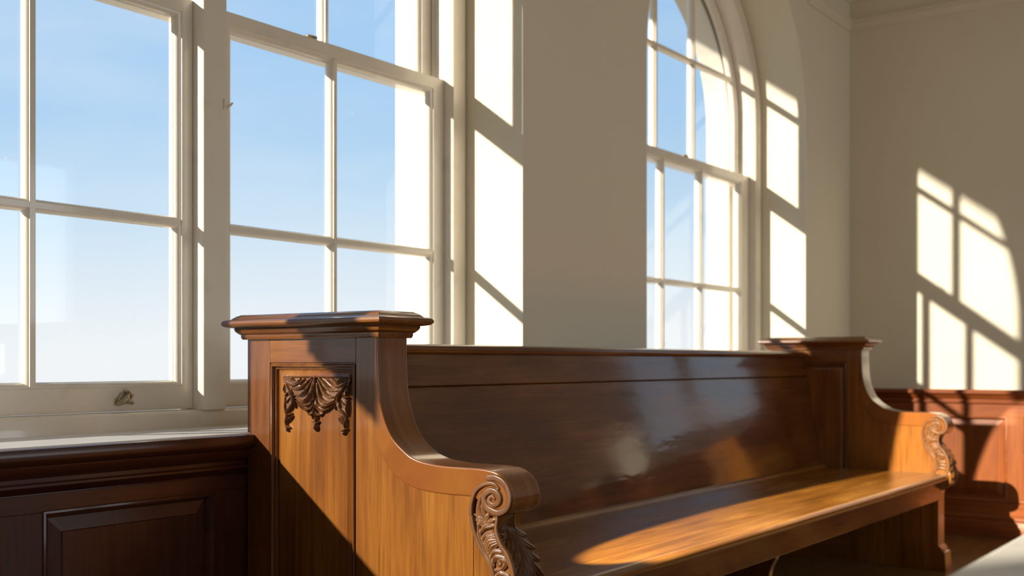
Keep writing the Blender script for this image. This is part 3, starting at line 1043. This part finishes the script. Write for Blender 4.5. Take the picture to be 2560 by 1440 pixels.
    for kx in range(7):
        v0 = tot * (0.02 + 0.12 * kx)
        for sg in (-1, 1):
            fs_.append(([(mid + sg * 0.004, v0), (mid + sg * 0.022, v0 + 0.035), (mid + sg * 0.040, v0 + 0.055), (mid + sg * 0.056, v0 + 0.060 + 0.004 * (kx % 2))], (0.006, 0.012, 0.007), 0.009 + 0.002 * (kx % 2), 1))
    Hf = blur(stroke_field(UX, VY, fs_), 1)
    py_ = np.interp(vs_, seglen, pl[:, 0])
    pz_ = np.interp(vs_, seglen, pl[:, 1])
    mbf = field_mesh(Hf, lambda i, j, h: (x0 + us[j], py_[i] + 0.001 - h * 1.3, pz_[i]), 0.0006)
    mbf.build('leaf_carving', CARVE, root, smooth=True)
    if not carved:
        return root
    # swag carved at the top of the panel
    S = []
    half = []
    A = half.append
    A(([(290, 345), (420, 470), (560, 600), (720, 760), (828, 800)], (70, 120, 90), 0.0035, -1))
    A(([(300, 430), (345, 560), (360, 720), (350, 880), (335, 1000)], (40, 60, 34), 0.0035, -1))
    A(([(300, 372), (400, 385), (480, 430), (560, 372)], (26, 44, 20), 0.009, 2))
    A(([(300, 420), (380, 470), (470, 490), (560, 440), (640, 380)], (14, 26, 20), 0.009, 1))
    A(([(770, 350), (690, 430), (600, 520), (480, 545), (400, 530)], (16, 38, 14), 0.012, 2))
    A(([(785, 380), (720, 500), (650, 610), (560, 650), (450, 640)], (16, 40, 14), 0.013, 2))
    A(([(795, 440), (765, 600), (700, 720), (600, 745), (490, 690)], (22, 46, 14), 0.014, 2))
    A(([(810, 690), (760, 790), (680, 815), (580, 790), (505, 740)], (12, 26, 12), 0.015, 1))
    A(([(818, 790), (770, 860), (690, 890), (610, 860), (530, 800)], (12, 24, 12), 0.013, 1))
    A(([(822, 860), (790, 940), (740, 960), (690, 920)], (12, 24, 12), 0.011, 1))
    A(([(815, 900), (800, 970), (790, 1030)], (14, 20, 10), 0.011, 1))
    # falls at the side
    A(([(320, 450), (360, 520), (420, 620), (450, 740), (430, 850)], (20, 34, 22), 0.013, 2))
    A(([(400, 520), (450, 620), (480, 740), (490, 860)], (10, 22, 12), 0.012, 1))
    A(([(440, 740), (410, 850), (350, 920), (320, 1010)], (30, 34, 16), 0.012, 2))
    A(([(300, 470), (300, 560), (330, 640)], (14, 28, 16), 0.010, 1))
    A(([(370, 580), (340, 650), (290, 660)], (10, 24, 14), 0.011, 1))
    A(([(400, 680), (350, 760), (300, 770)], (10, 22, 12), 0.010, 1))
    A(([(300, 690), (310, 830), (305, 960)], (10, 18, 10), 0.008, 0))
    A(([(440, 1000), (400, 1040), (350, 1090), (335, 1120)], (14, 26, 14), 0.011, 1))
    A(([(430, 960), (370, 980), (325, 1060)], (12, 22, 14), 0.010, 1))
    A(([(320, 1010), (330, 1100), (330, 1170)], (16, 22, 16), 0.010, 1))
    A(([(310, 1165), (350, 1190), (395, 1200)], (14, 30, 16), 0.011, 1))
    A(([(335, 1210), (352, 1240), (358, 1265)], (20, 20, 8), 0.009, 0))
    for q, w, h, g in half:
        S.append((q, w, h, g))
        S.append(([(1662 - p[0], p[1] + 6) for p in q], w, h, g))
    S.append(([(828, 340), (830, 480), (822, 620), (815, 720)], (22, 46, 12), 0.015, 2))
    S.append(([(832, 800), (840, 920), (848, 1040)], (10, 30, 16), 0.014, 1))
    S.append(([(790, 1080), (850, 1100), (900, 1075)], (10, 20, 10), 0.010, 0))
    S.append(([(848, 1010), (850, 1080), (850, 1140)], (22, 16, 14), 0.010, 0))
    S.append(([(850, 1110), (852, 1170), (852, 1235)], (24, 30, 8), 0.013, 0))
    S.append(([(275, 345), (830, 340), (1390, 345)], (10, 12, 10), 0.006, 0))
    kx, ky = 0.259 / 1135, 0.000166
    nx, ny = 330, 260
    cxs = np.linspace(258, 1404, nx)
    cys = np.linspace(322, 1290, ny)
    GX, GY = np.meshgrid(cxs, cys)
    kk = kx / ky
    S2 = [([(p[0] * kk, p[1]) for p in q], w, h, g) for q, w, h, g in S]
    Hs = blur(stroke_field(GX * kk, GY, S2), 1)
    yy = 2.373 - (cxs - 265) * kx
    zz = 1.0215 - (cys - 325) * ky
    mbf = field_mesh(Hs, lambda i, j, h: (x0 + 0.0068 - h * 1.3, yy[j], zz[i]), 0.0010)
    sg = mbf.build('carved_swag', CARVE, pn, smooth=True)
    sg['label'] = 'dark carved swag of drapery and leaves'
    return root


ARM_MAT = wood('varnished_oak_arm', D, (0.20, 0.060, 0.012), Lt, 'YZ', rough=0.25, coat=0.9, coat_rough=0.12, seed=14.0)
OAK_Y2 = wood('varnished_oak_cap', (0.070, 0.021, 0.005), (0.165, 0.053, 0.010), (0.27, 0.105, 0.020), 'Y', rough=0.3, coat=0.6, coat_rough=0.15, seed=15.0)
pew_end(X0, True)
pew_end(X1, False)

# backrest
BZ0, BZ1, BY0, BY1 = 0.47, 1.088, 2.222, 2.330


def by(z):
    return BY0 + (BY1 - BY0) * (z - BZ0) / (BZ1 - BZ0)


xa, xb = X0 + TK - 0.002, X1 + 0.002
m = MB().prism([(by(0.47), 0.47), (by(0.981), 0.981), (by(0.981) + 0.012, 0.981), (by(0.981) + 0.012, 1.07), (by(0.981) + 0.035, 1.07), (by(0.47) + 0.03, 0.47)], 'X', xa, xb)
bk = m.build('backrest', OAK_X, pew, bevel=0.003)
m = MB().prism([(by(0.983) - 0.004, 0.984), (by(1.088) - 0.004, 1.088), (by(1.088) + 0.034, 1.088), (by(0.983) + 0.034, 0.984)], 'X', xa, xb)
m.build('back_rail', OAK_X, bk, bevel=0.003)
m = MB()
c = by(1.1)
m.prism(smooth_curve([(c - 0.014, 1.086), (c - 0.020, 1.092), (c - 0.022, 1.101), (c - 0.018, 1.110), (c - 0.006, 1.116), (c + 0.02, 1.118), (c + 0.05, 1.116), (c + 0.056, 1.104), (c + 0.05, 1.088)], 3), 'X', xa, xb)
m.build('back_nosing', OAK_X, bk, smooth=True)
m = MB()
m.prism([(2.222, 0.494), (2.204, 0.494), (2.206, 0.502), (2.212, 0.508), (2.224, 0.510)], 'X', xa, xb)
m.build('seat_bead', OAK_SEAT, bk, smooth=True)
# seat
m = MB()
m.prism([(2.235, 0.495), (1.590, 0.495), (1.578, 0.493), (1.570, 0.487), (1.566, 0.478), (1.568, 0.468), (1.576, 0.460), (1.590, 0.457), (1.595, 0.452), (2.235, 0.452)], 'X', xa, xb)
m.build('seat', OAK_SEAT, pew, smooth=True)
m = MB().box(xa, xb, 1.605, 1.632, 0.362, 0.453)
m.build('seat_apron', OAK_X, pew, bevel=0.003)
# middle support under the seat
m = MB()
fr = smooth_curve([(1.66, 0.36), (1.668, 0.33), (1.690, 0.28), (1.700, 0.20), (1.680, 0.10), (1.650, 0.05), (1.640, 0.0)], 5)
m.prism(fr + [(2.24, 0.0), (2.24, 0.45), (1.66, 0.45)], 'X', 3.92, 3.955)
m.build('support_leg', OAK_Z2, pew, bevel=0.003)

# ------------------------------------------------------------------ pale table in the near right corner
t = empty('table', (2.2, 0.05, 0.0))
thing(t, 'pale cream topped table cropped by the lower right corner of the picture', 'table')
m = MB()
m.box(0.9, 3.0, -0.45, 0.385, 0.765, 0.80)
m.build('tabletop', CREAMTOP, t, bevel=0.012, seg=3)
m = MB()
m.box(1.0, 2.9, 0.30, 0.325, 0.67, 0.765)
m.box(1.0, 2.9, -0.39, -0.365, 0.67, 0.765)
m.build('apron', OAK_X, t, bevel=0.002)
for lx, ly in ((1.0, 0.27), (2.84, 0.27), (1.0, -0.39), (2.84, -0.39)):
    m = MB().box(lx, lx + 0.06, ly, ly + 0.06, 0, 0.765)
    m.build('leg', OAK_Z2, t, bevel=0.004)

for o in bpy.data.objects:
    if '_o' in o:
        del o['_o']
